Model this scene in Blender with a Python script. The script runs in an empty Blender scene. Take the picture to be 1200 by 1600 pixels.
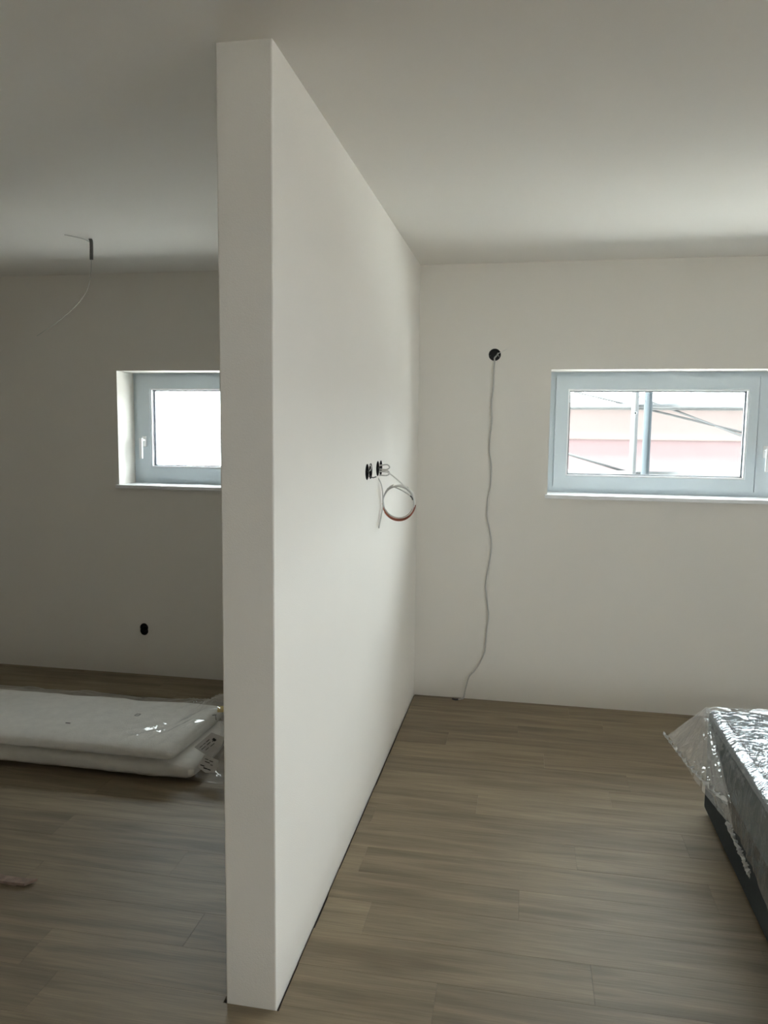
import bpy, bmesh, math, random
from mathutils import Vector, Matrix, noise

random.seed(7)
S = bpy.context.scene
COL = S.collection

# ------------------------------------------------------------------ camera
cam_d = bpy.data.cameras.new('camera')
cam_d.sensor_fit = 'VERTICAL'
cam_d.sensor_height = 36.0
cam_d.lens = 1200.2275 * 36.0 / 1600.0
cam_d.clip_start = 0.05
cam = bpy.data.objects.new('camera', cam_d)
COL.objects.link(cam)
_r = Vector((0.98284644, 0.1840787, 0.01130969))
_d = Vector((0.03088821, -0.1038428, -0.99411397))
_f = Vector((-0.18182078, 0.97741072, -0.10774738))
M = Matrix.Identity(4)
for i in range(3):
    M[i][0], M[i][1], M[i][2] = _r[i], -_d[i], -_f[i]
M.translation = Vector((0.6281, -4.4197, 1.5801))
cam.matrix_world = M
S.camera = cam

# ------------------------------------------------------------------ world, light, exposure
SKY = 23.5
world = bpy.data.worlds.new('overcast_sky')
S.world = world
world.use_nodes = True
bg = world.node_tree.nodes['Background']
bg.inputs['Color'].default_value = (0.95, 0.98, 1.0, 1)
bg.inputs['Strength'].default_value = SKY

sun_d = bpy.data.lights.new('sun', 'SUN')  # unseen sun, added to brighten the ground outside
sun_d.energy = 110.0
sun_d.angle = math.radians(4)
sun_d.color = (1.0, .97, .92)
sun = bpy.data.objects.new('sun', sun_d)
sun.rotation_euler = Vector((.66, .12, -.74)).to_track_quat('-Z', 'Y').to_euler()
COL.objects.link(sun)

S.view_settings.view_transform = 'Standard'
S.view_settings.look = 'None'
S.view_settings.gamma = 1.0
S.view_settings.use_curve_mapping = False
S.view_settings.exposure = 0.0
S.cycles.max_bounces = 12
S.cycles.diffuse_bounces = 7
S.cycles.glossy_bounces = 4
S.cycles.transmission_bounces = 6
S.cycles.transparent_max_bounces = 24
S.cycles.caustics_reflective = False
S.cycles.use_denoising = True


def portal(name, loc, rot, sx, sy):
    """A portal guides the sampling of the sky through a window opening; it gives off no light itself."""
    l = bpy.data.lights.new(name, 'AREA')
    l.shape = 'RECTANGLE'
    l.size, l.size_y = sx, sy
    l.cycles.is_portal = True
    o = bpy.data.objects.new(name, l)
    o.location = loc
    o.rotation_euler = rot
    COL.objects.link(o)


# ------------------------------------------------------------------ room numbers (metres)
H = 2.5                       # ceiling height
PT, PL = 0.1433, 2.5677       # partition thickness and length
XL, XR, YR = -3.9, 4.6, -6.8  # inner faces of left, right and rear walls
WT = 0.42                     # outer wall thickness
W1 = (0.7417, 4.124, 1.222, 1.918)    # window right: x0,x1,z0,z1
W2 = (-1.8835, -0.88, 1.214, 1.9165)  # window left
SW = (-6.20, -3.50, 1.10, 1.918)    # opening added to the right wall for daylight: y0,y1,z0,z1
portal('sky_portal_right_window', (2.433, .40, 1.57), (math.radians(-90), 0, 0), 3.38, .69)
portal('sky_portal_left_window', (-1.382, .40, 1.565), (math.radians(-90), 0, 0), 1.0, .69)
portal('sky_portal_added_window', (XR + .40, -4.85, 1.509), (0, math.radians(90), 0), .818, 2.7)


# ------------------------------------------------------------------ helpers
def tag(o, label=None, cat=None, group=None, kind=None):
    if label: o['label'] = label
    if cat: o['category'] = cat
    if group: o['group'] = group
    if kind: o['kind'] = kind
    return o


def link(name, me, mat=None, parent=None):
    o = bpy.data.objects.new(name, me)
    COL.objects.link(o)
    if mat is not None:
        me.materials.clear()
        me.materials.append(mat)
    if parent is not None:
        o.parent = parent
        o.matrix_parent_inverse = Matrix.Translation(-parent.location)
    return o


def empty(name, loc):
    o = bpy.data.objects.new(name, None)
    o.location = loc
    o.empty_display_size = .05
    COL.objects.link(o)
    return o


def bm_box(bm, x0, x1, y0, y1, z0, z1, bev=0.0, seg=1):
    v = [bm.verts.new(p) for p in ((x0, y0, z0), (x1, y0, z0), (x1, y1, z0), (x0, y1, z0),
                                   (x0, y0, z1), (x1, y0, z1), (x1, y1, z1), (x0, y1, z1))]
    fs = [bm.faces.new([v[i] for i in q]) for q in
          ((0, 3, 2, 1), (4, 5, 6, 7), (0, 1, 5, 4), (1, 2, 6, 5), (2, 3, 7, 6), (3, 0, 4, 7))]
    if bev:
        es = set(e for f in fs for e in f.edges)
        bmesh.ops.bevel(bm, geom=list(es), offset=bev, segments=seg, profile=.6, affect='EDGES')
    return v


def to_mesh(bm, name, smooth=False):
    bmesh.ops.recalc_face_normals(bm, faces=bm.faces[:])
    me = bpy.data.meshes.new(name)
    bm.to_mesh(me)
    bm.free()
    if smooth:
        for p in me.polygons: p.use_smooth = True
    return me


def box(name, x0, x1, y0, y1, z0, z1, mat, parent=None, bev=0.0, seg=1):
    bm = bmesh.new()
    bm_box(bm, x0, x1, y0, y1, z0, z1, bev, seg)
    return link(name, to_mesh(bm, name), mat, parent)


def ring_box(name, x0, x1, z0, z1, w, y0, y1, mat, parent=None, bev=.003, wl=None, wr=None, wt=None, wb=None):
    """Rectangular frame in the xz plane; each member a mitred profile, one closed mesh."""
    wl = w if wl is None else wl; wr = w if wr is None else wr
    wt = w if wt is None else wt; wb = w if wb is None else wb
    bm = bmesh.new()
    out = [(x0, z0), (x1, z0), (x1, z1), (x0, z1)]
    inn = [(x0 + wl, z0 + wb), (x1 - wr, z0 + wb), (x1 - wr, z1 - wt), (x0 + wl, z1 - wt)]
    vo = [[bm.verts.new((x, y, z)) for x, z in out] for y in (y0, y1)]
    vi = [[bm.verts.new((x, y, z)) for x, z in inn] for y in (y0, y1)]
    for i in range(4):
        j = (i + 1) % 4
        bm.faces.new((vo[0][i], vo[0][j], vi[0][j], vi[0][i]))
        bm.faces.new((vo[1][j], vo[1][i], vi[1][i], vi[1][j]))
        bm.faces.new((vo[0][j], vo[0][i], vo[1][i], vo[1][j]))
        bm.faces.new((vi[0][i], vi[0][j], vi[1][j], vi[1][i]))
    if bev:
        es = [e for e in bm.edges if len(e.link_faces) == 2 and e.calc_face_angle(0) > .5]
        bmesh.ops.bevel(bm, geom=es, offset=bev, segments=2, profile=.6, affect='EDGES')
    return link(name, to_mesh(bm, name), mat, parent)


def catmull(pts, n=6):
    P = [Vector(p) for p in pts]
    P = [P[0] * 2 - P[1]] + P + [P[-1] * 2 - P[-2]]
    out = []
    for i in range(1, len(P) - 2):
        a, b, c, d = P[i - 1:i + 3]
        for k in range(n):
            t = k / n
            out.append(.5 * ((2 * b) + (c - a) * t + (2 * a - 5 * b + 4 * c - d) * t * t + (3 * b - a - 3 * c + d) * t ** 3))
    out.append(P[-2])
    return out


def tube(name, pts, r, mat, parent=None, n=8, sub=6, smooth_path=True):
    pts = catmull(pts, sub) if smooth_path else [Vector(p) for p in pts]
    bm = bmesh.new()
    rings = []
    up = Vector((.13, .31, .94)).normalized()
    for i, p in enumerate(pts):
        t = (pts[min(i + 1, len(pts) - 1)] - pts[max(i - 1, 0)]).normalized()
        a = (up - t * up.dot(t))
        if a.length < .05: a = Vector((1, 0, 0)) - t * t.x
        a.normalize()
        b = t.cross(a)
        up = a
        rr = r(i / (len(pts) - 1)) if callable(r) else r
        rings.append([bm.verts.new(p + (a * math.cos(2 * math.pi * k / n) + b * math.sin(2 * math.pi * k / n)) * rr) for k in range(n)])
    for r0, r1 in zip(rings, rings[1:]):
        for k in range(n):
            bm.faces.new((r0[k], r0[(k + 1) % n], r1[(k + 1) % n], r1[k]))
    bm.faces.new(rings[0][::-1]); bm.faces.new(rings[-1])
    return link(name, to_mesh(bm, name, True), mat, parent)


def grid_mesh(name, fn, nu, nv, mat, parent=None, close_u=False, smooth=True, caps=False):
    bm = bmesh.new()
    V = [[bm.verts.new(fn(i / (nu if close_u else nu - 1), j / (nv - 1))) for i in range(nu)] for j in range(nv)]
    for j in range(nv - 1):
        for i in range(nu if close_u else nu - 1):
            k = (i + 1) % nu
            bm.faces.new((V[j][i], V[j][k], V[j + 1][k], V[j + 1][i]))
    if caps:
        bm.faces.new(V[0][::-1]); bm.faces.new(V[-1])
    return link(name, to_mesh(bm, name, smooth), mat, parent)


def sm(a, b, x):
    t = max(0, min(1, (x - a) / (b - a)))
    return t * t * (3 - 2 * t)


def lerp_path(P, t):
    """Piecewise linear by index."""
    t = max(0, min(.99999, t)) * (len(P) - 1)
    i = int(t)
    return P[i].lerp(P[i + 1], t - i)


# ------------------------------------------------------------------ materials
def mat(name):
    m = bpy.data.materials.new(name)
    m.use_nodes = True
    nt = m.node_tree
    return m, nt, nt.nodes, nt.links, nt.nodes['Principled BSDF']


def plain(name, col, rough=.6, bump=0.0, bscale=200, var=0.0, vscale=3, metallic=0.0, spec=.5):
    m, nt, N, L, b = mat(name)
    b.inputs['Base Color'].default_value = (*col, 1)
    b.inputs['Roughness'].default_value = rough
    b.inputs['Metallic'].default_value = metallic
    b.inputs['Specular IOR Level'].default_value = spec
    tc = N.new('ShaderNodeTexCoord')
    if var:
        n = N.new('ShaderNodeTexNoise'); n.inputs['Scale'].default_value = vscale; n.inputs['Detail'].default_value = 4
        L.new(tc.outputs['Object'], n.inputs['Vector'])
        r = N.new('ShaderNodeValToRGB')
        r.color_ramp.elements[0].position = .3; r.color_ramp.elements[1].position = .7
        r.color_ramp.elements[0].color = (*[c * (1 - var) for c in col], 1)
        r.color_ramp.elements[1].color = (*[min(1, c * (1 + var)) for c in col], 1)
        L.new(n.outputs['Fac'], r.inputs['Fac']); L.new(r.outputs['Color'], b.inputs['Base Color'])
    if bump:
        n = N.new('ShaderNodeTexNoise'); n.inputs['Scale'].default_value = bscale; n.inputs['Detail'].default_value = 3
        L.new(tc.outputs['Object'], n.inputs['Vector'])
        bp = N.new('ShaderNodeBump'); bp.inputs['Strength'].default_value = bump; bp.inputs['Distance'].default_value = .002
        L.new(n.outputs['Fac'], bp.inputs['Height']); L.new(bp.outputs['Normal'], b.inputs['Normal'])
    return m


WALL = plain('white_wall_paint', (.80, .772, .725), .85, bump=.25, bscale=260, var=.012, vscale=1.5, spec=.25)
CEIL = plain('white_ceiling_paint', (.82, .797, .76), .9, bump=.15, bscale=200, spec=.2)
SCREED = plain('dark_screed', (.06, .05, .045), .9, var=.2)
FRAME = plain('white_window_plastic', (.60, .67, .72), .35, var=.01)
SILL = plain('white_sill_stone', (.86, .87, .88), .25, var=.03, vscale=12)
BEAD = plain('white_glazing_bead', (.88, .9, .92), .3)
GASKET = plain('black_rubber_gasket', (.03, .03, .035), .5)
SPACER = plain('grey_pane_spacer', (.16, .17, .19), .4)
BLACKP = plain('black_box_plastic', (.008, .008, .009), .6)
CABLE = plain('pale_grey_cable_sheath', (.50, .49, .47), .45)
CABLEW = plain('white_cable_sheath', (.75, .74, .71), .4)
CABLED = plain('dark_grey_cable_sleeve', (.10, .095, .085), .6)
WIREBR = plain('brown_core_wire', (.30, .10, .06), .4, var=.2, vscale=20)
WIREDK = plain('dark_core_wire', (.05, .045, .045), .45)
METAL = plain('white_handle_lacquer', (.86, .87, .88), .25)
FABRIC = plain('charcoal_bed_fabric', (.028, .034, .036), .9, bump=.5, bscale=700, var=.12, vscale=60)
MATTRESS = plain('slate_mattress_fabric', (.075, .108, .126), .85, bump=.4, bscale=600, var=.08, vscale=40)
PIPING = plain('dark_piping', (.05, .065, .075), .7)
WADDING = plain('white_wadding', (.80, .78, .735), .95, bump=.8, bscale=120, var=.05, vscale=25)
PAPER = plain('white_label_paper', (.62, .60, .58), .6)
INK = plain('black_print', (.02, .02, .022), .6)
YELLOW = plain('yellow_sticker', (.62, .45, .10), .5)
OFFCUT = plain('reddish_fibre_offcut', (.26, .18, .14), .7, var=.25, vscale=30)
FOOT = plain('black_glide', (.01, .01, .01), .5)
CONCRETE = plain('pale_gravel', (.62, .61, .59), .9, var=.1, vscale=2)
REDWALL = plain('red_render', (.042, .0252, .0266), .9, var=.04, vscale=.8)
CREAM = plain('cream_render', (.042, .0308, .0290), .9, var=.05, vscale=.8)
STEEL = plain('galvanised_scaffold_tube', (.0200, .0250, .0290), .8, var=.1, vscale=6, spec=.05)
TUBE = plain('pale_scaffold_tube', (.041, .043, .045), .8, var=.1, vscale=6, spec=.05)


def thin_fresnel(N, L, f0, f90, normal=None):
    """Reflectance of one face of a thin sheet, the same from either side (Schlick)."""
    lw = N.new('ShaderNodeLayerWeight'); lw.inputs['Blend'].default_value = .5
    if normal is not None: L.new(normal, lw.inputs['Normal'])
    p = N.new('ShaderNodeMath'); p.operation = 'POWER'; p.inputs[1].default_value = 5
    L.new(lw.outputs['Facing'], p.inputs[0])
    m = N.new('ShaderNodeMath'); m.operation = 'MULTIPLY_ADD'; m.use_clamp = True
    m.inputs[1].default_value = f90 - f0; m.inputs[2].default_value = f0
    L.new(p.outputs[0], m.inputs[0])
    return m.outputs[0]


def glass_mat(name, tint=(.96, .98, .98), refl=.6):
    m, nt, N, L, b = mat(name)
    N.remove(b)
    tr = N.new('ShaderNodeBsdfTransparent'); tr.inputs['Color'].default_value = (*tint, 1)
    gl = N.new('ShaderNodeBsdfGlossy'); gl.inputs['Roughness'].default_value = .01
    mx = N.new('ShaderNodeMixShader')
    L.new(thin_fresnel(N, L, .02, .55), mx.inputs['Fac']); L.new(tr.outputs[0], mx.inputs[1]); L.new(gl.outputs[0], mx.inputs[2])
    L.new(mx.outputs[0], N['Material Output'].inputs['Surface'])
    return m


GLASS = glass_mat('window_glass')


def film_mat(name, haze=.06, ior=1.5, rough=.12, bump=.35, bscale=(18, 30, 18), tint=.97, boost=0.0):
    """Thin clear plastic film: see-through with a gloss and a slight milky haze."""
    m, nt, N, L, b = mat(name)
    N.remove(b)
    tc = N.new('ShaderNodeTexCoord')
    mp = N.new('ShaderNodeMapping'); mp.inputs['Scale'].default_value = bscale
    L.new(tc.outputs['Object'], mp.inputs['Vector'])
    n = N.new('ShaderNodeTexNoise'); n.noise_dimensions = '3D'
    n.inputs['Scale'].default_value = 1.0; n.inputs['Detail'].default_value = 3; n.inputs['Distortion'].default_value = 1.2
    L.new(mp.outputs[0], n.inputs['Vector'])
    bp = N.new('ShaderNodeBump'); bp.inputs['Strength'].default_value = bump; bp.inputs['Distance'].default_value = .02
    L.new(n.outputs['Fac'], bp.inputs['Height'])
    tr = N.new('ShaderNodeBsdfTransparent'); tr.inputs['Color'].default_value = (tint, tint, tint, 1)
    gl = N.new('ShaderNodeBsdfGlossy'); gl.inputs['Roughness'].default_value = rough
    gl.inputs['Color'].default_value = (.95, .97, 1, 1)
    L.new(bp.outputs[0], gl.inputs['Normal'])
    m1 = N.new('ShaderNodeMixShader')
    L.new(thin_fresnel(N, L, .06 + boost, .8, bp.outputs[0]), m1.inputs['Fac']); L.new(tr.outputs[0], m1.inputs[1]); L.new(gl.outputs[0], m1.inputs[2])
    df = N.new('ShaderNodeBsdfDiffuse'); df.inputs['Color'].default_value = (.85, .87, .88, 1)
    m2 = N.new('ShaderNodeMixShader'); m2.inputs['Fac'].default_value = haze
    L.new(m1.outputs[0], m2.inputs[1]); L.new(df.outputs[0], m2.inputs[2])
    L.new(m2.outputs[0], N['Material Output'].inputs['Surface'])
    return m


FILM_BED = film_mat('clear_bed_film', haze=.025, bump=.5, bscale=(11, 20, 11), rough=.10, boost=.12)
FILM_EDGE = film_mat('gathered_film_edge', haze=.55, bump=.8, bscale=(40, 60, 40), rough=.12, boost=.30)
FILM_BAG = film_mat('clear_bag_film', haze=.04, bump=.16, bscale=(5, 10, 7), rough=.035, boost=.04)


def plank_mat():
    m, nt, N, L, b = mat('taupe_oak_plank')
    tc = N.new('ShaderNodeTexCoord'); oi = N.new('ShaderNodeObjectInfo')
    mul = N.new('ShaderNodeVectorMath'); mul.operation = 'SCALE'; mul.inputs[0].default_value = (37.0, 23.0, 11.0)
    L.new(oi.outputs['Random'], mul.inputs['Scale'])
    add = N.new('ShaderNodeVectorMath'); add.operation = 'ADD'
    L.new(tc.outputs['Object'], add.inputs[0]); L.new(mul.outputs[0], add.inputs[1])

    def streak(sx, sy, detail, dist):
        mp = N.new('ShaderNodeMapping'); mp.inputs['Scale'].default_value = (sx, sy, 1)
        L.new(add.outputs[0], mp.inputs['Vector'])
        n = N.new('ShaderNodeTexNoise'); n.inputs['Scale'].default_value = 1
        n.inputs['Detail'].default_value = detail; n.inputs['Distortion'].default_value = dist
        L.new(mp.outputs[0], n.inputs['Vector'])
        return n
    broad = streak(1.5, 16, 4, .8)
    fine = streak(7, 190, 4, .3)
    pore = streak(16, 420, 2, 0)
    r = N.new('ShaderNodeValToRGB')
    e = r.color_ramp.elements
    e[0].position = .30; e[0].color = (.168, .128, .079, 1)
    e[1].position = .70; e[1].color = (.288, .229, .150, 1)
    k = r.color_ramp.elements.new(.5); k.color = (.228, .181, .118, 1)
    L.new(broad.outputs['Fac'], r.inputs['Fac'])
    r2 = N.new('ShaderNodeValToRGB')
    r2.color_ramp.elements[0].position = .3; r2.color_ramp.elements[0].color = (.80, .79, .78, 1)
    r2.color_ramp.elements[1].position = .7; r2.color_ramp.elements[1].color = (1.1, 1.1, 1.1, 1)
    L.new(fine.outputs['Fac'], r2.inputs['Fac'])
    mx = N.new('ShaderNodeMix'); mx.data_type = 'RGBA'; mx.blend_type = 'MULTIPLY'; mx.inputs[0].default_value = .8
    L.new(r.outputs[0], mx.inputs[6]); L.new(r2.outputs[0], mx.inputs[7])
    r3 = N.new('ShaderNodeValToRGB')
    r3.color_ramp.elements[0].color = (.88, .87, .86, 1); r3.color_ramp.elements[1].color = (1.1, 1.1, 1.09, 1)
    L.new(oi.outputs['Random'], r3.inputs['Fac'])
    mx2 = N.new('ShaderNodeMix'); mx2.data_type = 'RGBA'; mx2.blend_type = 'MULTIPLY'; mx2.inputs[0].default_value = 1
    L.new(mx.outputs[2], mx2.inputs[6]); L.new(r3.outputs[0], mx2.inputs[7])
    L.new(mx2.outputs[2], b.inputs['Base Color'])
    b.inputs['Roughness'].default_value = .52
    b.inputs['Specular IOR Level'].default_value = .45
    bp = N.new('ShaderNodeBump'); bp.inputs['Strength'].default_value = .25; bp.inputs['Distance'].default_value = .0006
    L.new(pore.outputs['Fac'], bp.inputs['Height']); L.new(bp.outputs[0], b.inputs['Normal'])
    return m


PLANK = plank_mat()

# ------------------------------------------------------------------ the room shell
TH = .0085   # plank thickness
floor = box('floor', XL, XR, YR, 0.0, -.20, -TH, SCREED)
tag(floor, 'taupe oak-look plank floor laid parallel to the back wall', 'floor', kind='structure')

ceiling = box('ceiling', XL - WT, XR + WT, YR - WT, WT, H, H + .3, CEIL)
tag(ceiling, 'plain white painted flat ceiling', 'ceiling', kind='structure')


def boolean_cut(o, cutters):
    """Cut solid cutters out of a wall and bake the result into its mesh."""
    for c in cutters:
        md = o.modifiers.new('cut', 'BOOLEAN')
        md.operation = 'DIFFERENCE'; md.solver = 'EXACT'; md.object = c
    dg = bpy.context.evaluated_depsgraph_get()
    dg.update()
    me = bpy.data.meshes.new_from_object(o.evaluated_get(dg))
    old = o.data
    o.modifiers.clear()
    o.data = me
    bpy.data.meshes.remove(old)
    for c in cutters:
        m_ = c.data
        bpy.data.objects.remove(c)
        bpy.data.meshes.remove(m_)


def cyl_cutter(loc, axis, r, depth):
    bm = bmesh.new()
    bmesh.ops.create_cone(bm, cap_ends=True, segments=32, radius1=r, radius2=r, depth=depth)
    me = to_mesh(bm, 'cut')
    o = link('cut', me)
    o.location = loc
    if axis == 'y': o.rotation_euler = (math.pi / 2, 0, 0)
    if axis == 'x': o.rotation_euler = (0, math.pi / 2, 0)
    return o


def box_cutter(*a):
    return box('cut', *a, None)


wall_back = box('wall_back', XL - WT, XR + WT, 0, WT, -.2, H, WALL)
HOLE_R = (.428, 2.0)
HOLE_L = (-1.737, .294)
boolean_cut(wall_back, [
    box_cutter(W1[0], W1[1], -.1, WT + .1, W1[2] - .022, W1[3]),
    box_cutter(W2[0], W2[1], -.1, WT + .1, W2[2] - .022, W2[3]),
    cyl_cutter((HOLE_R[0], 0, HOLE_R[1]), 'y', .0335, .09),
    cyl_cutter((HOLE_L[0], 0, HOLE_L[1] + .012), 'y', .027, .09),
    cyl_cutter((HOLE_L[0], 0, HOLE_L[1] - .010), 'y', .027, .09),
])
tag(wall_back, 'white plastered back wall with two window openings', 'wall', kind='structure')

part_bm = bmesh.new()
bm_box(part_bm, -PT, 0, -PL, 0, -.2, H, 0)
bmesh.ops.bevel(part_bm, geom=[e for e in part_bm.edges if abs(e.verts[0].co.z - e.verts[1].co.z) > 1 and e.verts[0].co.y < -1],
                offset=.004, segments=2, profile=.5, affect='EDGES')
partition = link('wall_partition', to_mesh(part_bm, 'wall_partition'), WALL)
BOXES = [(-1.388, 1.408), (-1.168, 1.411)]     # y, z of the two double boxes in the partition
boolean_cut(partition, [cyl_cutter((0, y + dy, z), 'x', .032, .08) for y, z in BOXES for dy in (.035, -.035)])
tag(partition, 'free-ended white partition wall dividing the room', 'wall', kind='structure')

tag(box('wall_left', XL - WT, XL, YR, 0, -.2, H, WALL), 'plain white left side wall', 'wall', kind='structure')
wall_right = box('wall_right', XR, XR + WT, YR, 0, -.2, H, WALL)
boolean_cut(wall_right, [box_cutter(XR - .1, XR + WT + .1, SW[0], SW[1], SW[2], SW[3])])
tag(wall_right, 'white right side wall with one added window opening', 'wall', kind='structure')
tag(box('wall_rear', XL - WT, XR + WT, YR - WT, YR, -.2, H, WALL), 'plain white rear wall', 'wall', kind='structure')

# ------------------------------------------------------------------ floor planks
PW, PLEN, GAP = .1675, 1.22, .0004
Y0 = -.0325
known = {3: .266, 6: 1.025, 7: .462, 10: 1.296, 11: .645, 13: -.362, 15: -.67, 0: .9, 1: -.15, 2: .62, 4: .75, 5: -.1, 8: .05, 9: .85, 12: .16, 14: .42}


def plank_mesh(x0, x1, y0, y1, notch=None):
    """One plank about its own centre; notch = (xa, xb, yn) cuts the back edge to yn between xa and xb."""
    bm = bmesh.new()
    if notch is None:
        out = [(x0, y0), (x1, y0), (x1, y1), (x0, y1)]
    else:
        xa, xb, yn = notch
        out = [(x0, y0), (x1, y0), (x1, y1), (xb, y1), (xb, yn), (xa, yn), (xa, y1), (x0, y1)]
    c = .0004
    cx, cy = (x0 + x1) / 2, (y0 + y1) / 2
    bot = [bm.verts.new((x - cx, y - cy, -TH + .0003)) for x, y in out]
    mid = [bm.verts.new((x - cx, y - cy, -c)) for x, y in out]
    n = len(out)
    top = []
    for i in range(n):
        p, q, r = Vector(out[i - 1]), Vector(out[i]), Vector(out[(i + 1) % n])
        d1 = (q - p).normalized(); d2 = (r - q).normalized()
        nn = Vector((-d1.y, d1.x)) + Vector((-d2.y, d2.x))
        top.append(bm.verts.new((q.x + nn.x * c - cx, q.y + nn.y * c - cy, 0)))
    for i in range(n):
        j = (i + 1) % n
        bm.faces.new((bot[i], bot[j], mid[j], mid[i]))
        bm.faces.new((mid[i], mid[j], top[j], top[i]))
    bm.faces.new(top); bm.faces.new(bot[::-1])
    return to_mesh(bm, 'plank'), (cx, cy)


FULL, _ = plank_mesh(0, PLEN - GAP, 0, PW - GAP)
FULL.materials.append(PLANK)


def put_plank(x0, x1, y0, y1, notch=None):
    w, d = x1 - x0, y1 - y0
    if notch is None and abs(w - (PLEN - GAP)) < 1e-4 and abs(d - (PW - GAP)) < 1e-4:
        me, cx, cy = FULL, (x0 + x1) / 2, (y0 + y1) / 2
    else:
        me, (cx, cy) = plank_mesh(x0, x1, y0, y1, notch)
        me.materials.append(PLANK)
    o = bpy.data.objects.new('plank', me)
    COL.objects.link(o)
    o.parent = floor
    o.location = (cx, cy, 0)


ROWS = 24
rp = random.Random(3)
for k in range(-1, ROWS):
    ya = Y0 - PW * k
    yb = ya - PW + GAP
    if k == -1: ya, yb = -.004, Y0 + GAP
    off = known.get(k, rp.uniform(0, PLEN))
    xs = off - PLEN * math.ceil((off - XL) / PLEN)
    lo, hi = XL + .006, XR - .006
    while xs < hi:
        a, b = max(xs, lo), min(xs + PLEN - GAP, hi)
        xs += PLEN
        if b - a < .02: continue
        if yb > -PL:          # beside the partition: cut off at its faces with a narrow open joint
            gl, gr = -PT - rp.uniform(.004, .008), rp.uniform(.005, .010)
            segs = []
            if a < gl: segs.append((a, min(b, gl)))
            if b > gr: segs.append((max(a, gr), b))
            for sa, sb in segs:
                if sb - sa > .02: put_plank(sa, sb, yb, ya)
        elif ya > -PL and a < -PT - .02 and b > .02:   # the plank in front of the partition's end
            put_plank(a, b, yb, ya, (-PT - .009, .008, -PL - .0012))
        else:
            put_plank(a, b, yb, ya)
rest = box('plank_field', XL + .006, XR - .006, YR + .006, Y0 - PW * ROWS, -TH + .0003, 0, PLANK, floor)
rest['kind'] = 'stuff'

# ------------------------------------------------------------------ windows
FY = .205     # inner face of the fixed frame


def handle(parent, x, z, y):
    h = empty('handle', (x, y, z))
    h.parent = parent
    h.matrix_parent_inverse = Matrix.Translation(-parent.location)
    return h


def lever_mesh(name, x, z, y, parent):
    """Rosette plate, neck and downward lever as one mesh (one moulded handle)."""
    bm = bmesh.new()
    bm_box(bm, x - .014, x + .014, y - .010, y, z - .034, z + .034, .005, 2)
    bmesh.ops.create_cone(bm, cap_ends=True, segments=16, radius1=.009, radius2=.009, depth=.045,
                          matrix=Matrix.Translation((x, y - .030, z + .01)) @ Matrix.Rotation(math.pi / 2, 4, 'X'))
    bm_box(bm, x - .010, x + .010, y - .058, y - .042, z - .110, z + .022, .005, 2)
    return link(name, to_mesh(bm, name), METAL, parent)


def sash(parent, x0, x1, z0, z1, gx0, gx1, gz0, gz1, hx=None, hz=None):
    y0 = FY - .014
    s = ring_box('sash', x0, x1, z0, z1, 0, y0, FY + .06, FRAME, parent, .004,
                 wl=gx0 - x0, wr=x1 - gx1, wt=z1 - gz1, wb=gz0 - z0)
    ring_box('glazing_bead', gx0 - .0005, gx1 + .0005, gz0 - .0005, gz1 + .0005, .010, y0 + .006, y0 + .030, BEAD, s, .002)
    ring_box('gasket', gx0 + .0085, gx1 - .0085, gz0 + .0085, gz1 - .0085, .003, y0 + .022, y0 + .034, GASKET, s, 0)
    ring_box('spacer', gx0 + .006, gx1 - .006, gz0 + .006, gz1 - .006, .010, y0 + .039, y0 + .053, SPACER, s, 0)
    for k, yy in enumerate((.034, .054)):
        bm = bmesh.new()
        bm_box(bm, gx0 + .004, gx1 - .004, y0 + yy, y0 + yy + .004, gz0 + .004, gz1 - .004)
        link('pane', to_mesh(bm, 'pane'), GLASS, s)
    if hx is not None:
        hh = lever_mesh('handle', hx, hz, y0, s)
        hh['label'] = 'white lever handle'
    return s


def window(name, W, label, sashes):
    x0, x1, z0, z1 = W
    w = empty(name, ((x0 + x1) / 2, FY, z0))
    tag(w, label, 'window', kind='structure')
    ring_box('frame', x0 - .03, x1 + .03, z0 - .012, z1 + .03, .065, FY, FY + .075, FRAME, w, .003, wb=.05)
    bm = bmesh.new()
    bm_box(bm, x0 - .013, x1 + .013, -.026, -.0005, z0 - .0215, z0, .003, 2)
    bm_box(bm, x0 + .0006, x1 - .0006, -.0006, FY + .002, z0 - .0215, z0)
    s = link('window_sill', to_mesh(bm, 'window_sill'), SILL, w)
    s['label'] = 'white projecting inner sill'
    bm = bmesh.new()
    bm_box(bm, x0 + .0006, x1 - .0006, FY + .076, WT + .03, z0 - .021, z0 - .006)
    link('outer_sill', to_mesh(bm, 'outer_sill'), STEEL, w)
    for s_ in sashes: sash(w, *s_)
    return w


window('window_1', W1, 'wide white window over the bed, reddish wall and scaffold outside', [
    (.778, 1.879, 1.249, 1.893, .847, 1.830, 1.317, 1.821, None, None),
    (1.882, 2.984, 1.249, 1.893, 1.975, 2.915, 1.317, 1.821, 1.928, 1.475),
    (2.987, 4.088, 1.249, 1.893, 3.080, 4.019, 1.317, 1.821, 3.033, 1.475),  # unseen third sash, added so more daylight reaches the partition
])
window('window_2', W2, 'single-sash white window partly hidden by the partition, blank sky outside', [
    (-1.852, -.912, 1.246, 1.890, -1.765, -.999, 1.316, 1.820, -1.806, 1.482),
])

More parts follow.
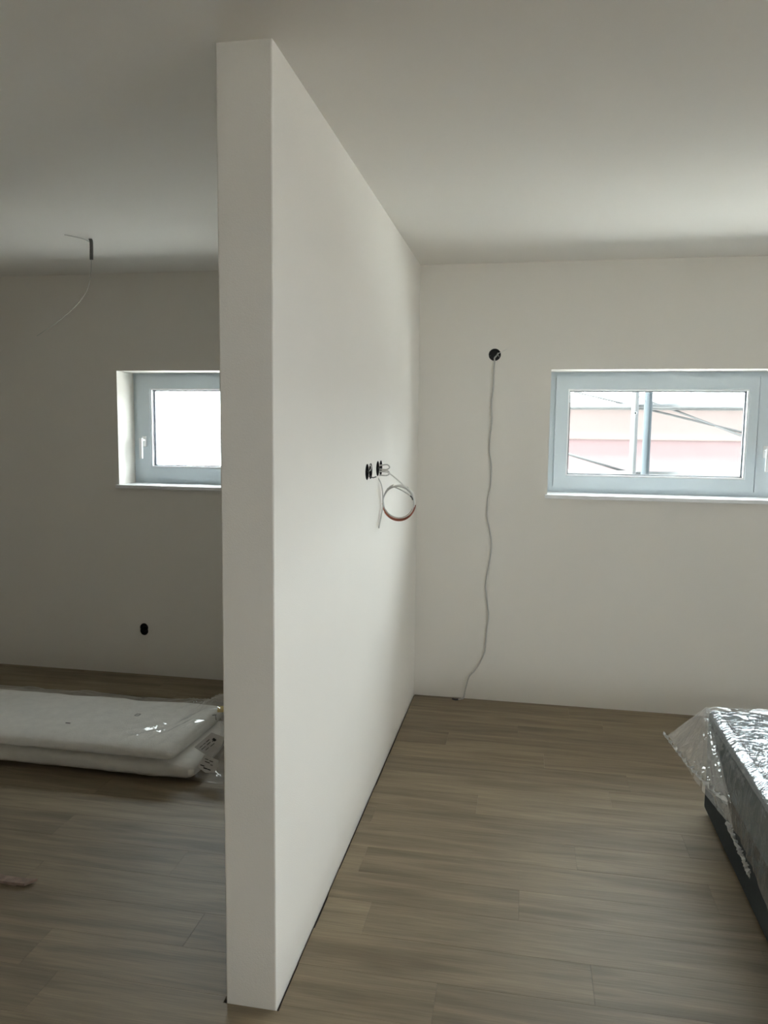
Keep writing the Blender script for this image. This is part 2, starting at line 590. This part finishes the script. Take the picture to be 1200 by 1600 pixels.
# side window out of frame, added to bring daylight from the right
w4 = empty('added_window', (XR + .2, (SW[0] + SW[1]) / 2, SW[2]))
w4.rotation_euler = (0, 0, -math.pi / 2)
tag(w4, 'unseen white window added to the right side wall for daylight', 'window', kind='structure')
hw = (SW[1] - SW[0]) / 2
for nm, ins, wd, ya, yb in (('frame', -.02, .065, 0, .07), ('sash', .03, .07, -.012, .055)):
    o4 = ring_box(nm, -hw + ins, hw - ins, ins, SW[3] - SW[2] - ins, wd, ya, yb, FRAME, None, .003)
    o4.parent = w4
p4 = box('pane', -hw + .095, hw - .095, .02, .025, .095, SW[3] - SW[2] - .095, GLASS)
p4.parent = o4

# ------------------------------------------------------------------ outside
GZ = -3.0
ground = box('ground', -30, 40, -40, 40, GZ - .3, GZ, CONCRETE)
tag(ground, 'pale ground around the house', 'ground', kind='structure')
tag(box('wall_lower_storey', XL - WT, XR + WT, YR - WT, WT, GZ, -.2, WALL), 'lower storey of the house itself', 'wall', kind='structure')

nb = empty('neighbour_building', (8, 12, GZ))
tag(nb, 'reddish neighbouring building with pale upper band beyond the scaffold', 'building')
box('wall', -1.5, 22, 11, 18, GZ, 1.42, REDWALL, nb)
box('upper_band', -1.6, 22.1, 10.94, 18.1, 1.42, 2.02, CREAM, nb, .02)
box('coping', -1.7, 22.2, 10.85, 18.2, 2.02, 2.12, TUBE, nb, .02)

sc = empty('scaffold', (1.4, 1.0, GZ))
tag(sc, 'grey steel tube scaffold standing outside the right window', 'scaffold')
for x, y in ((1.406, .98), (1.405, 1.62), (3.9, .98), (3.92, 1.62), (-1.0, 1.62)):
    if x < 0: continue
    tube('pole', [(x, y, GZ), (x, y, 4.2)], .027, STEEL if y < 1.2 else TUBE, sc, 12, 1, False)
for z, y in ((1.765, 1.62), (1.26, 1.62)):
    tube('rail', [(.1, y + .05, z), (5.5, y + .05, z)], .024, TUBE, sc, 10, 1, False)
tube('brace', [(.55, 1.70, 1.98), (2.45, 1.70, 1.52)], .009, TUBE, sc, 8, 1, False)
tube('brace', [(.6, 1.70, 1.50), (1.45, 1.70, 1.25)], .011, TUBE, sc, 8, 1, False)
tube('brace', [(1.42, 1.70, 1.85), (3.9, 1.70, .9)], .009, TUBE, sc, 8, 1, False)

# cord with a bead outside the right pane
hc = empty('hanging_cord', (1.236, .285, 1.69))
tag(hc, 'thin cord with a small round bead hanging behind the right pane', 'cord')
tube('cord', [(1.237, .285, 1.85), (1.236, .285, 1.69)], .0012, CABLED, hc, 6, 1, False)
bm = bmesh.new()
bmesh.ops.create_uvsphere(bm, u_segments=14, v_segments=10, radius=.0085, matrix=Matrix.Translation((1.236, .285, 1.688)))
link('bead', to_mesh(bm, 'bead', True), SPACER, hc)


# ------------------------------------------------------------------ flush boxes in the walls
def flush_box(name, centres, r, axis, label, group=None):
    """Open-fronted black box sunk in the wall: cup, thin rim, screw lugs."""
    if axis == 'y':
        base = Vector((centres[0][0], .03, centres[0][1]))
        P = lambda a, b, d: Vector((a, d, b))
    else:
        base = Vector((-.03, centres[0][0], centres[0][1]))
        P = lambda a, b, d: Vector((-d, a, b))
    e = empty(name, base)
    tag(e, label, 'wall box', group)
    bm = bmesh.new()
    n = 28
    for ca, cb in centres:
        prof = [(r + .0006, -.0008), (r - .0014, -.0008), (r - .0014, .040), (0.0, .040)]
        rings = []
        for rr, d in prof[:3]:
            rings.append([bm.verts.new(P(ca + rr * math.cos(2 * math.pi * k / n), cb + rr * math.sin(2 * math.pi * k / n), d)) for k in range(n)])
        for r0, r1 in zip(rings, rings[1:]):
            for k in range(n): bm.faces.new((r0[k], r0[(k + 1) % n], r1[(k + 1) % n], r1[k]))
        bm.faces.new(rings[-1])
    link('cup', to_mesh(bm, 'cup'), BLACKP, e)
    for ca, cb in (centres if abs(centres[0][0] - centres[-1][0]) > .05 else centres[:1]):
        for t in (-1, 1):
            a, b = ca + t * (r - .006), cb
            q0, q1 = P(a - .0035, b - .0035, .002), P(a + .0035, b + .0035, .038)
            box('screw_lug', min(q0.x, q1.x), max(q0.x, q1.x), min(q0.y, q1.y), max(q0.y, q1.y), min(q0.z, q1.z), max(q0.z, q1.z), BLACKP, e)
    return e


flush_box('wall_box', [HOLE_R], .0335, 'y', 'round black wall box high beside the right window, cable hanging from it', None)
flush_box('wall_box', [(HOLE_L[0], HOLE_L[1] + .012), (HOLE_L[0], HOLE_L[1] - .010)], .027, 'y',
          'black wall box low on the back wall under the left window')
flush_box('wall_box', [(BOXES[0][0] - .035, BOXES[0][1]), (BOXES[0][0] + .035, BOXES[0][1])], .032, 'x',
          'double black wall box on the partition, nearer to the free end', 'pair of boxes in the partition')
flush_box('wall_box', [(BOXES[1][0] - .035, BOXES[1][1]), (BOXES[1][0] + .035, BOXES[1][1])], .032, 'x',
          'double black wall box on the partition that the coiled wire comes out of', 'pair of boxes in the partition')

# cable down the back wall -------------------------------------------------
hp = [(.445, .03, 2.012), (.438, .004, 1.995), (.428, -.012, 1.982), (.428, -.008, 1.966), (.4247, -.006, 1.918), (.424, -.007, 1.815), (.4165, -.006, 1.727),
      (.421, -.006, 1.628), (.413, -.007, 1.536), (.4125, -.006, 1.455), (.424, -.006, 1.381), (.424, -.006, 1.271), (.4113, -.007, 1.197),
      (.4085, -.006, 1.145), (.4077, -.006, 1.085), (.423, -.006, 1.018), (.436, -.006, .944), (.436, -.006, .884), (.4235, -.006, .792),
      (.4110, -.007, .694), (.4155, -.006, .634), (.4240, -.006, .566), (.4325, -.006, .506), (.4235, -.006, .422), (.4185, -.006, .339),
      (.4115, -.008, .277), (.368, -.012, .186), (.330, -.016, .138), (.309, -.020, .060), (.300, -.028, .012), (.285, -.040, .007), (.268, -.048, .006)]
cb = empty('wall_cable', (.42, -.006, 0))
tag(cb, 'pale grey cable dangling down the back wall to the floor', 'cable')
tube('sheath', hp, .0042, CABLE, cb, 8, 5)
tube('core_wire', [(.452, .028, 1.99), (.446, .0, 2.003), (.462, -.02, 2.012), (.482, -.026, 2.022), (.497, -.028, 2.028)], .0016, CABLEW, cb, 6, 5)
tube('cable_tip', [(.269, -.048, .006), (.258, -.052, .006), (.245, -.050, .0065), (.236, -.046, .007)], .0055, WIREDK, cb, 8, 4)

# coil on the partition ----------------------------------------------------
cc = empty('cable_coil', (.075, -1.12, 1.26))
tag(cc, 'coiled pale cable with reddish wires hanging off the partition', 'cable')
by, bz = BOXES[1]
# two loops poking out of the box
b2 = by + .02
for dz in (.012, -.014):
    tube('lead_loop', [(-.03, b2 - .03, bz + dz), (.004, b2 - .01, bz + dz), (.030, b2, bz + dz + .003), (.041, b2 + .005, bz + dz - .008),
                       (.030, b2, bz + dz - .018), (.004, b2 - .01, bz + dz - .017), (-.03, b2 - .03, bz + dz - .015)], .0030, CABLE, cc, 8, 6)
cx, cz, cy = .080, 1.262, -1.125


def ring_pts(a0, a1, rx, rz, dy, drift=0.0, wob=.03, sd=0.0):
    """Arc of the coil from angle a0 to a1 (degrees, 0 = away from the wall, 90 = up)."""
    n = max(6, int(abs(a1 - a0) / 14))
    out = []
    for i in range(n + 1):
        t = i / n
        a = math.radians(a0 + (a1 - a0) * t)
        w = 1 + wob * math.sin(2.0 * a + sd)
        out.append((cx + rx * w * math.cos(a), cy + dy + drift * t, cz + rz * w * math.sin(a)))
    return out


lead = [(-.02, b2 - .02, bz - .012), (.012, b2, bz - .016), (.040, b2, bz - .022), (.072, -1.135, 1.364), (.104, -1.127, 1.334)]
tube('lead', lead + ring_pts(40, -330, .069, .075, 0.0, .006, .03, .5), .0031, CABLEW, cc, 8, 3)
tube('turn', ring_pts(25, 395, .066, .071, -.005, -.006, .04, 2.2), .0029, CABLE, cc, 8, 3)
tube('turn', ring_pts(60, -250, .071, .078, .005, .004, .03, 4.0), .0027, CABLE, cc, 8, 3)
for k, (a0, a1, rr, dy) in enumerate(((196, 345, .070, -.010), (208, 338, .066, -.004), (185, 352, .073, .002), (215, 330, .0745, -.008))):
    tube('brown_wire', ring_pts(a0, a1, rr, rr * 1.06, dy, .002, .02, 1.0 + k), .0030, WIREBR, cc, 8, 3)
tube('wire_end', [(.030, cy - .008, cz + .058), (.052, cy - .010, cz + .068), (.080, cy - .012, cz + .060), (.112, cy - .014, cz + .044), (.134, cy - .016, cz + .030)], .0027, CABLE, cc, 8, 5)
tube('wire_tip', [(.133, cy - .016, cz + .0305), (.140, cy - .016, cz + .024), (.144, cy - .016, cz + .013)], .0030, WIREDK, cc, 8, 4)
tube('hanging_end', [(-.01, by - .02, bz - .026), (.006, by - .01, bz - .055), (.012, -1.165, 1.33), (.016, -1.16, 1.29), (.015, -1.16, 1.24), (.008, -1.165, 1.19), (.002, -1.17, 1.150)], .0027, CABLE, cc, 8, 6)
# short wire ends in the nearer box
y1, z1 = BOXES[0]
ws = empty('wire_stub', (.0, y1, z1))
tag(ws, 'short dark wire ends poking out of the empty partition box', 'wire')
tube('wire', [(-.03, y1 - .01, z1 - .01), (.004, y1 + .005, z1 - .020), (.012, y1 + .025, z1 - .026), (.020, y1 + .05, z1 - .024)], .0026, WIREDK, ws, 6, 5)
tube('wire', [(-.03, y1 + .01, z1 - .005), (.002, y1 + .004, z1 + .002), (.010, y1 + .0, z1 + .018), (.004, y1 - .006, z1 + .030)], .0020, CABLE, ws, 6, 5)

# ceiling cable ------------------------------------------------------------
cw = empty('ceiling_cable', (-1.535, -.83, 2.5))
tag(cw, 'dark cable stub with a fine wire dangling from the ceiling on the left', 'cable')
tube('sleeve', [(-1.545, -.815, 2.505), (-1.533, -.825, 2.488), (-1.528, -.832, 2.46), (-1.527, -.837, 2.397)], .0085, CABLED, cw, 10, 6)
tube('cable_shadow', [(-1.61, -.93, 2.4965), (-1.59, -.90, 2.496), (-1.56, -.85, 2.494), (-1.535, -.825, 2.482)], .0020, CABLE, cw, 8, 6)  # thin tube modelled in place of the cable's shadow on the ceiling
tube('fine_wire', [(-1.527, -.837, 2.40), (-1.533, -.837, 2.33), (-1.556, -.838, 2.25), (-1.62, -.838, 2.175), (-1.72, -.838, 2.10), (-1.843, -.837, 2.028)], .0016, CABLE, cw, 6, 6)

# ------------------------------------------------------------------ offcut on the floor
oc = bmesh.new()
out = [(-1.45, -2.214), (-1.024, -2.203), (-1.000, -2.166), (-1.030, -2.172), (-1.12, -2.172), (-1.16, -2.166), (-1.45, -2.168)]
lo = [oc.verts.new((x, y, .006)) for x, y in out]
hi = [oc.verts.new((x, y, .0145)) for x, y in out]
oc.faces.new(hi); oc.faces.new(lo[::-1])
for i in range(len(out)):
    j = (i + 1) % len(out)
    oc.faces.new((lo[i], lo[j], hi[j], hi[i]))
bm_box(oc, -1.40, -1.30, -2.20, -2.17, 0.0, .0062)
bm_box(oc, -1.10, -1.06, -2.20, -2.172, 0.0, .0062)
tag(link('plank_offcut', to_mesh(oc, 'plank_offcut'), OFFCUT), 'narrow reddish plank offcut with a slanted end lying on the floor', 'offcut')

# ------------------------------------------------------------------ wadding pack in a clear bag
pk = empty('bedding_pack', (-1.9, -1.1, 0))
tag(pk, 'white folded bedding packed in a clear plastic bag on the floor', 'bedding')


def pad_fn(x0, x1, yf, yb, z0, z1, seed, e=.42, lift=0.0, corner=.06):
    """Rounded flat pad running along x, superelliptic section, soft uneven surface."""
    def fn(u, v):
        a = 2 * math.pi * u
        xx = x0 + (x1 - x0) * v
        endd = min(1.0, (x1 - xx) / corner) if x1 - xx < corner else 1.0
        k = math.sqrt(max(0.0, 1 - (1 - endd) ** 2)) * .55 + .45 if endd < 1 else 1.0
        ca, sa = math.cos(a), math.sin(a)
        sy = math.copysign(abs(ca) ** e, ca); sz = math.copysign(abs(sa) ** (e * 1.5), sa)
        hy, hz = (yb - yf) / 2, (z1 - z0) / 2
        y = (yb + yf) / 2 + sy * hy * (.93 + .07 * k)
        z = (z0 + z1) / 2 + sz * hz * k
        nn = noise.noise(Vector((xx * 3.1 + seed, y * 4, z * 5)))
        n2 = noise.noise(Vector((xx * 11 + seed, y * 11, z * 14)))
        y += (.010 * nn + .003 * n2) * (1 if ca < 0 else .6)
        z += (.010 * nn + .003 * n2) * (1 if sa > 0 else .25)
        z += lift * max(0, sa) * (.5 - abs(sy) * .5)
        return Vector((xx + .02 * nn * sm(.8, 1, v), y, max(.004, z)))
    return fn


lowp = grid_mesh('lower_layer', pad_fn(-3.2, -.79, -1.375, -.80, .004, .098, 1.3), 72, 130, WADDING, pk, close_u=True, caps=True)
upp = grid_mesh('upper_layer', pad_fn(-3.2, -.865, -1.388, -.82, .092, .172, 5.1, lift=.010), 72, 130, WADDING, pk, close_u=True, caps=True)
for o_, f_ in ((lowp, None), (upp, None)):
    o_['label'] = 'folded layer of white wadding'


def bag_fn(u, v):
    a = 2 * math.pi * u
    x = -3.25 + (2.62) * v          # to x = -.63 at the mouth
    ca, sa = math.cos(a), math.sin(a)
    e = .5
    sy = math.copysign(abs(ca) ** e, ca); sz = math.copysign(abs(sa) ** (e * 1.4), sa)
    y = -1.10 + sy * .314
    z = .101 + sz * .099
    # towards the mouth the film collapses to a flat, tilted lip
    t = sm(-.98, -.66, x)
    A, B = Vector((-1.345, .010)), Vector((-1.00, .335))
    d = (B - A)
    nrm = Vector((-d.y, d.x)).normalized()
    # map the section angle so that the back-top maps on B and the front-bottom on A
    a2 = a - math.radians(48)
    m = (A + B) / 2 + d * .5 * math.cos(a2) + nrm * (.030 + .05 * (1 - t)) * math.sin(a2)
    y, z = y * (1 - t) + m.x * t, z * (1 - t) + m.y * t
    w = noise.noise(Vector((x * 5, y * 14, z * 14)))
    r1 = abs(noise.noise(Vector((x * 3.5 + y * 6, y * 9 - x * 7 + 3, z * 10))))
    amp = .006 + .016 * t + .006 * sm(-1.3, -.9, x)
    y += amp * w * .8
    z += amp * (w * .5 + (r1 - .25) * 1.2) * (1 if z > .03 else .1)
    if z > .12:      # diagonal tension folds near the open end, a few dents elsewhere
        fold = abs(math.sin((x - y) * 34 + 2.2 * noise.noise(Vector((x * 4, y * 4, 8)))))
        z += .011 * (1 - fold) ** 2 * sm(-1.22, -1.0, x) * (1 - t * .6)
        z += .020 * max(0, noise.noise(Vector((x * 7 + 1.7, y * 10, 4))) - .18)
    x += .02 * t * noise.noise(Vector((y * 16, z * 16, 2)))
    return Vector((x, y, max(.0012, z)))


bag = grid_mesh('plastic_bag', bag_fn, 120, 200, FILM_BAG, pk, close_u=True)
bag['label'] = 'clear shiny plastic bag with open gathered end'


def print_patch(name, pts, mat_, parent, th=.0006):
    """Small printed or paper patch with a little thickness, from its corner points."""
    P = [Vector(p) for p in pts]
    n = (P[1] - P[0]).cross(P[2] - P[0]).normalized()
    if n.z < 0: n = -n
    bm = bmesh.new()
    t = [bm.verts.new(p + n * th) for p in P]
    b = [bm.verts.new(p) for p in P]
    bm.faces.new(t); bm.faces.new(b[::-1])
    for i in range(len(P)):
        j = (i + 1) % len(P)
        bm.faces.new((b[i], b[j], t[j], t[i]))
    return link(name, to_mesh(bm, name), mat_, parent)


def quad_at(c, ux, uy, w, h):
    c, ux, uy = Vector(c), Vector(ux).normalized(), Vector(uy).normalized()
    return [c - ux * w / 2 - uy * h / 2, c + ux * w / 2 - uy * h / 2, c + ux * w / 2 + uy * h / 2, c - ux * w / 2 + uy * h / 2]


# ------------------------------------------------------------------ bed base with plastic cover
BX, BXR, BYB, BYF, BZ = 1.392, 2.80, -1.155, -3.20, .445
bed = empty('bed_base', ((BX + BXR) / 2, (BYB + BYF) / 2, 0))
tag(bed, 'charcoal upholstered bed base at the right edge under clear plastic', 'bed')
box('base_box', BX + .004, BXR - .004, BYF + .004, BYB - .004, .022, .235, FABRIC, bed, .012, 3)
box('mattress', BX, BXR, BYF, BYB, .2355, BZ, MATTRESS, bed, .028, 4)
for zz, inset in ((BZ + .0005, .045),):
    x0, x1, y0, y1 = BX + inset, BXR - inset, BYF + inset, BYB - inset
    tube('piping', [(x0, y0, zz), (x1, y0, zz), (x1, y1, zz), (x0, y1, zz), (x0, y0, zz)], .005, PIPING, bed, 8, 1, False)
for x in (BX + .08, BXR - .08):
    for y in (BYF + .1, (BYF + BYB) / 2, BYB - .08):
        bm = bmesh.new()
        bmesh.ops.create_cone(bm, cap_ends=True, segments=16, radius1=.022, radius2=.026, depth=.0225, matrix=Matrix.Translation((x, y, .01125)))
        link('foot', to_mesh(bm, 'foot'), FOOT, bed)

cov = empty('plastic_cover', (BX, BYB, BZ))
tag(cov, 'crumpled clear plastic sheet draped over the bed base', 'plastic sheet')
HEM = [(-1.17, .165), (-1.311, .172), (-1.561, .203), (-1.751, .220), (-1.854, .216), (-1.965, .211), (-2.104, .177), (-2.4, .15), (-2.8, .17), (-3.2, .16)]


def hem_z(y):
    for (ya, za), (yb, zb) in zip(HEM, HEM[1:]):
        if y >= yb: return za + (zb - za) * max(0, min(1, (ya - y) / (ya - yb)))
    return HEM[-1][1]


def wr(p, s=1.0):
    v = Vector(p) * s
    return noise.noise(v) + .5 * noise.noise(v * 2.3 + Vector((5, 1, 2)))


def sheet_fn(u, v):
    """u across: from the hem on the left side, over the top edge, across the top; v along the bed."""
    y = (BYB + .010) + (BYF - .02 - BYB - .010) * v
    if u < .35:                         # left side, hem upwards
        k = u / .35
        z = hem_z(y) + (BZ - .012 - hem_z(y)) * k
        q = noise.noise(Vector((y * 9, z * 5, 1.0))) + .6 * noise.noise(Vector((y * 24, z * 9, 4.0)))
        out = .010 + (.016 + .014 * (1 - k)) * (.5 + .5 * q) * (1 - sm(.8, 1, k) * .7)
        return Vector((BX - out, y + .006 * q, z))
    k = (u - .35) / .65
    x = BX - .006 + (BXR + .012 - BX) * k
    e = sm(0, .022, k)
    z = BZ - .010 + .016 * e
    f = wr((x * 7 + y * 2, y * 13 - x * 3, .3)) * .0068 + abs(noise.noise(Vector((x * 13 + 3, y * 26, 2)))) * .0085
    return Vector((x - .004 * (1 - e), y, z + max(0, f + .003) * sm(.03, .10, k)))


sheet = grid_mesh('sheet', sheet_fn, 150, 240, FILM_BED, cov)


def back_fn(u, v):
    x = BX - .004 + (BXR - BX) * u
    z = BZ + .002 - (.24) * v
    q = noise.noise(Vector((x * 9, z * 6, 9.0)))
    return Vector((x, BYB + .012 + .014 * v + .010 * v * q, z))


grid_mesh('back_drop', back_fn, 60, 16, FILM_BED, cov)

Cn = Vector((BX - .004, BYB + .008, BZ + .004))     # top corner of the bed
Tp = Vector((1.249, -1.10, .300))                    # tip of the flap
Pn = Vector((1.358, -1.70, .300))                    # where the flap's hem meets the side
Qn = Vector((1.362, -1.745, .226))


def tri_fn(A, B, C, amp, seed, hem_amp):
    """Triangle patch A (apex), edge B-C is the free hem; crinkled."""
    n = (B - A).cross(C - A).normalized()
    if n.x > 0: n = -n
    def fn(u, v):
        e = B.lerp(C, u)
        sag = math.sin(math.pi * u)
        e = e + Vector((0, 0, -.018 * sag))
        p = A.lerp(e, v)
        q = noise.noise(Vector((u * 9 + seed, v * 3, seed))) + .5 * noise.noise(Vector((u * 26 + seed, v * 7, seed)))
        h = math.sin(u * 46 + 2.5 * math.sin(u * 9)) * hem_amp * sm(.72, 1.0, v)
        return p + n * (amp * q * v + h + .012 * sag * v)
    return fn


grid_mesh('corner_flap', tri_fn(Cn, Tp, Pn, .012, 1.7, .004), 90, 40, FILM_BED, cov)
grid_mesh('corner_flap', tri_fn(Cn + Vector((-.001, .001, 0)), Tp + Vector((.004, .004, -.004)), Qn, .010, 6.3, .002), 90, 40, FILM_BED, cov)


def hem_strip(name, pts, w, amp, freq):
    P = [Vector(p) for p in pts]
    def fn(u, v):
        p = lerp_path(P, u)
        d = (lerp_path(P, min(1, u + .01)) - lerp_path(P, max(0, u - .01))).normalized()
        s = Vector((-.25, 0, 1.0)); s = (s - d * s.dot(d)).normalized()
        n = d.cross(s)
        if n.x > 0: n = -n
        z = amp * math.sin(freq * u + 3 * noise.noise(Vector((u * 7, v, 2)))) * (.4 + .6 * v) + amp * .8 * noise.noise(Vector((u * 40, v * 3, 7)))
        ww = w * (.75 + .5 * noise.noise(Vector((u * 14, 1, 3))))
        return p + s * ww * (v - .15) + n * (.008 + z)
    return grid_mesh(name, fn, 150, 8, FILM_EDGE, cov)


def flap_hem(u, drop=0.0):
    e = Tp.lerp(Pn, u)
    return e + Vector((-.006, 0, -.018 * math.sin(math.pi * u) - drop))


hem_strip('gathered_hem', [flap_hem(i / 20) for i in range(21)], .026, .006, 75).__setitem__('label', 'white crinkled hem')
hem_strip('gathered_hem', [(1.352, y, z + .004) for y, z in ((-1.735, .232), (-1.79, .226), (-1.854, .222), (-1.91, .220), (-1.965, .214), (-2.0, .206))], .034, .007, 95).__setitem__('label', 'white crinkled hem')

# ------------------------------------------------------------------ prints and paper on the bedding bag
def strip_marks(parent, origin, ux, uy, marks):
    """Dark printed marks on a paper label: (u, v, width, height) in metres from the origin."""
    ux, uy = Vector(ux).normalized(), Vector(uy).normalized()
    for u, v, w, h in marks:
        print_patch('print', quad_at(Vector(origin) + ux * u + uy * v + Vector((0, -.0012, 0)), ux, uy, w, h), INK, parent, .0003)


lab = print_patch('paper_label', [(-.817, -1.285, .135), (-.737, -1.275, .208), (-.675, -1.275, .190), (-.689, -1.280, .149), (-.736, -1.288, .091)], PAPER, pk)
lab['label'] = 'crumpled white printed paper label'
ux, uy = Vector((.08, .01, .073)), Vector((-.060, -.003, .044))
strip_marks(lab, (-.760, -1.284, .137), ux, uy, [(-.010, .020, .018, .003), (.010, .020, .014, .003), (.032, .020, .020, .003), (-.008, .008, .026, .003),
                                             (.024, .008, .022, .003), (.050, .004, .014, .0045), (.000, -.006, .020, .003), (.030, -.008, .024, .003), (-.016, -.018, .018, .003), (.010, -.020, .016, .003)])
strip_marks(lab, (-.722, -1.281, .178), ux, uy, [(0, 0, .012, .016)])
lab2 = print_patch('paper_label', [(-.777, -1.345, .074), (-.746, -1.338, .128), (-.677, -1.338, .110), (-.693, -1.342, .053), (-.738, -1.347, .050)], PAPER, pk)
lab2['label'] = 'crumpled white printed paper label'
u2, v2 = Vector((.07, .0, -.018)), Vector((.018, .004, .07))
strip_marks(lab2, (-.728, -1.344, .088), u2, v2, [(-.010, .022, .016, .003), (.012, .020, .018, .0035), (-.004, .010, .024, .0035), (.018, .004, .012, .003), (-.022, -.012, .020, .0045), (-.006, -.020, .018, .0055), (.012, -.020, .016, .0045)])
# small prints on the film and a yellow sticker
strip_marks(bag, (-1.176, -1.131, .2005), (1, 0, 0), (0, 1, 0), [(0, .012, .022, .0035), (0, -.012, .022, .0035), (-.0095, 0, .0035, .024), (.0095, 0, .0035, .024), (0, 0, .010, .003)])
strip_marks(bag, (-1.442, -1.290, .1990), (1, .05, 0), (0, 1, 0), [(0, 0, .024, .008)])
strip_marks(bag, (-.805, -1.08, .200), (1, 0, .2), (-.2, .2, 1), [(0, .010, .022, .003), (.006, -.004, .003, .022)])
st = print_patch('sticker', quad_at((-.806, -1.005, .212), (1, 0, .1), (-.1, .3, 1), .034, .030), YELLOW, bag)
st['label'] = 'yellow sticker'
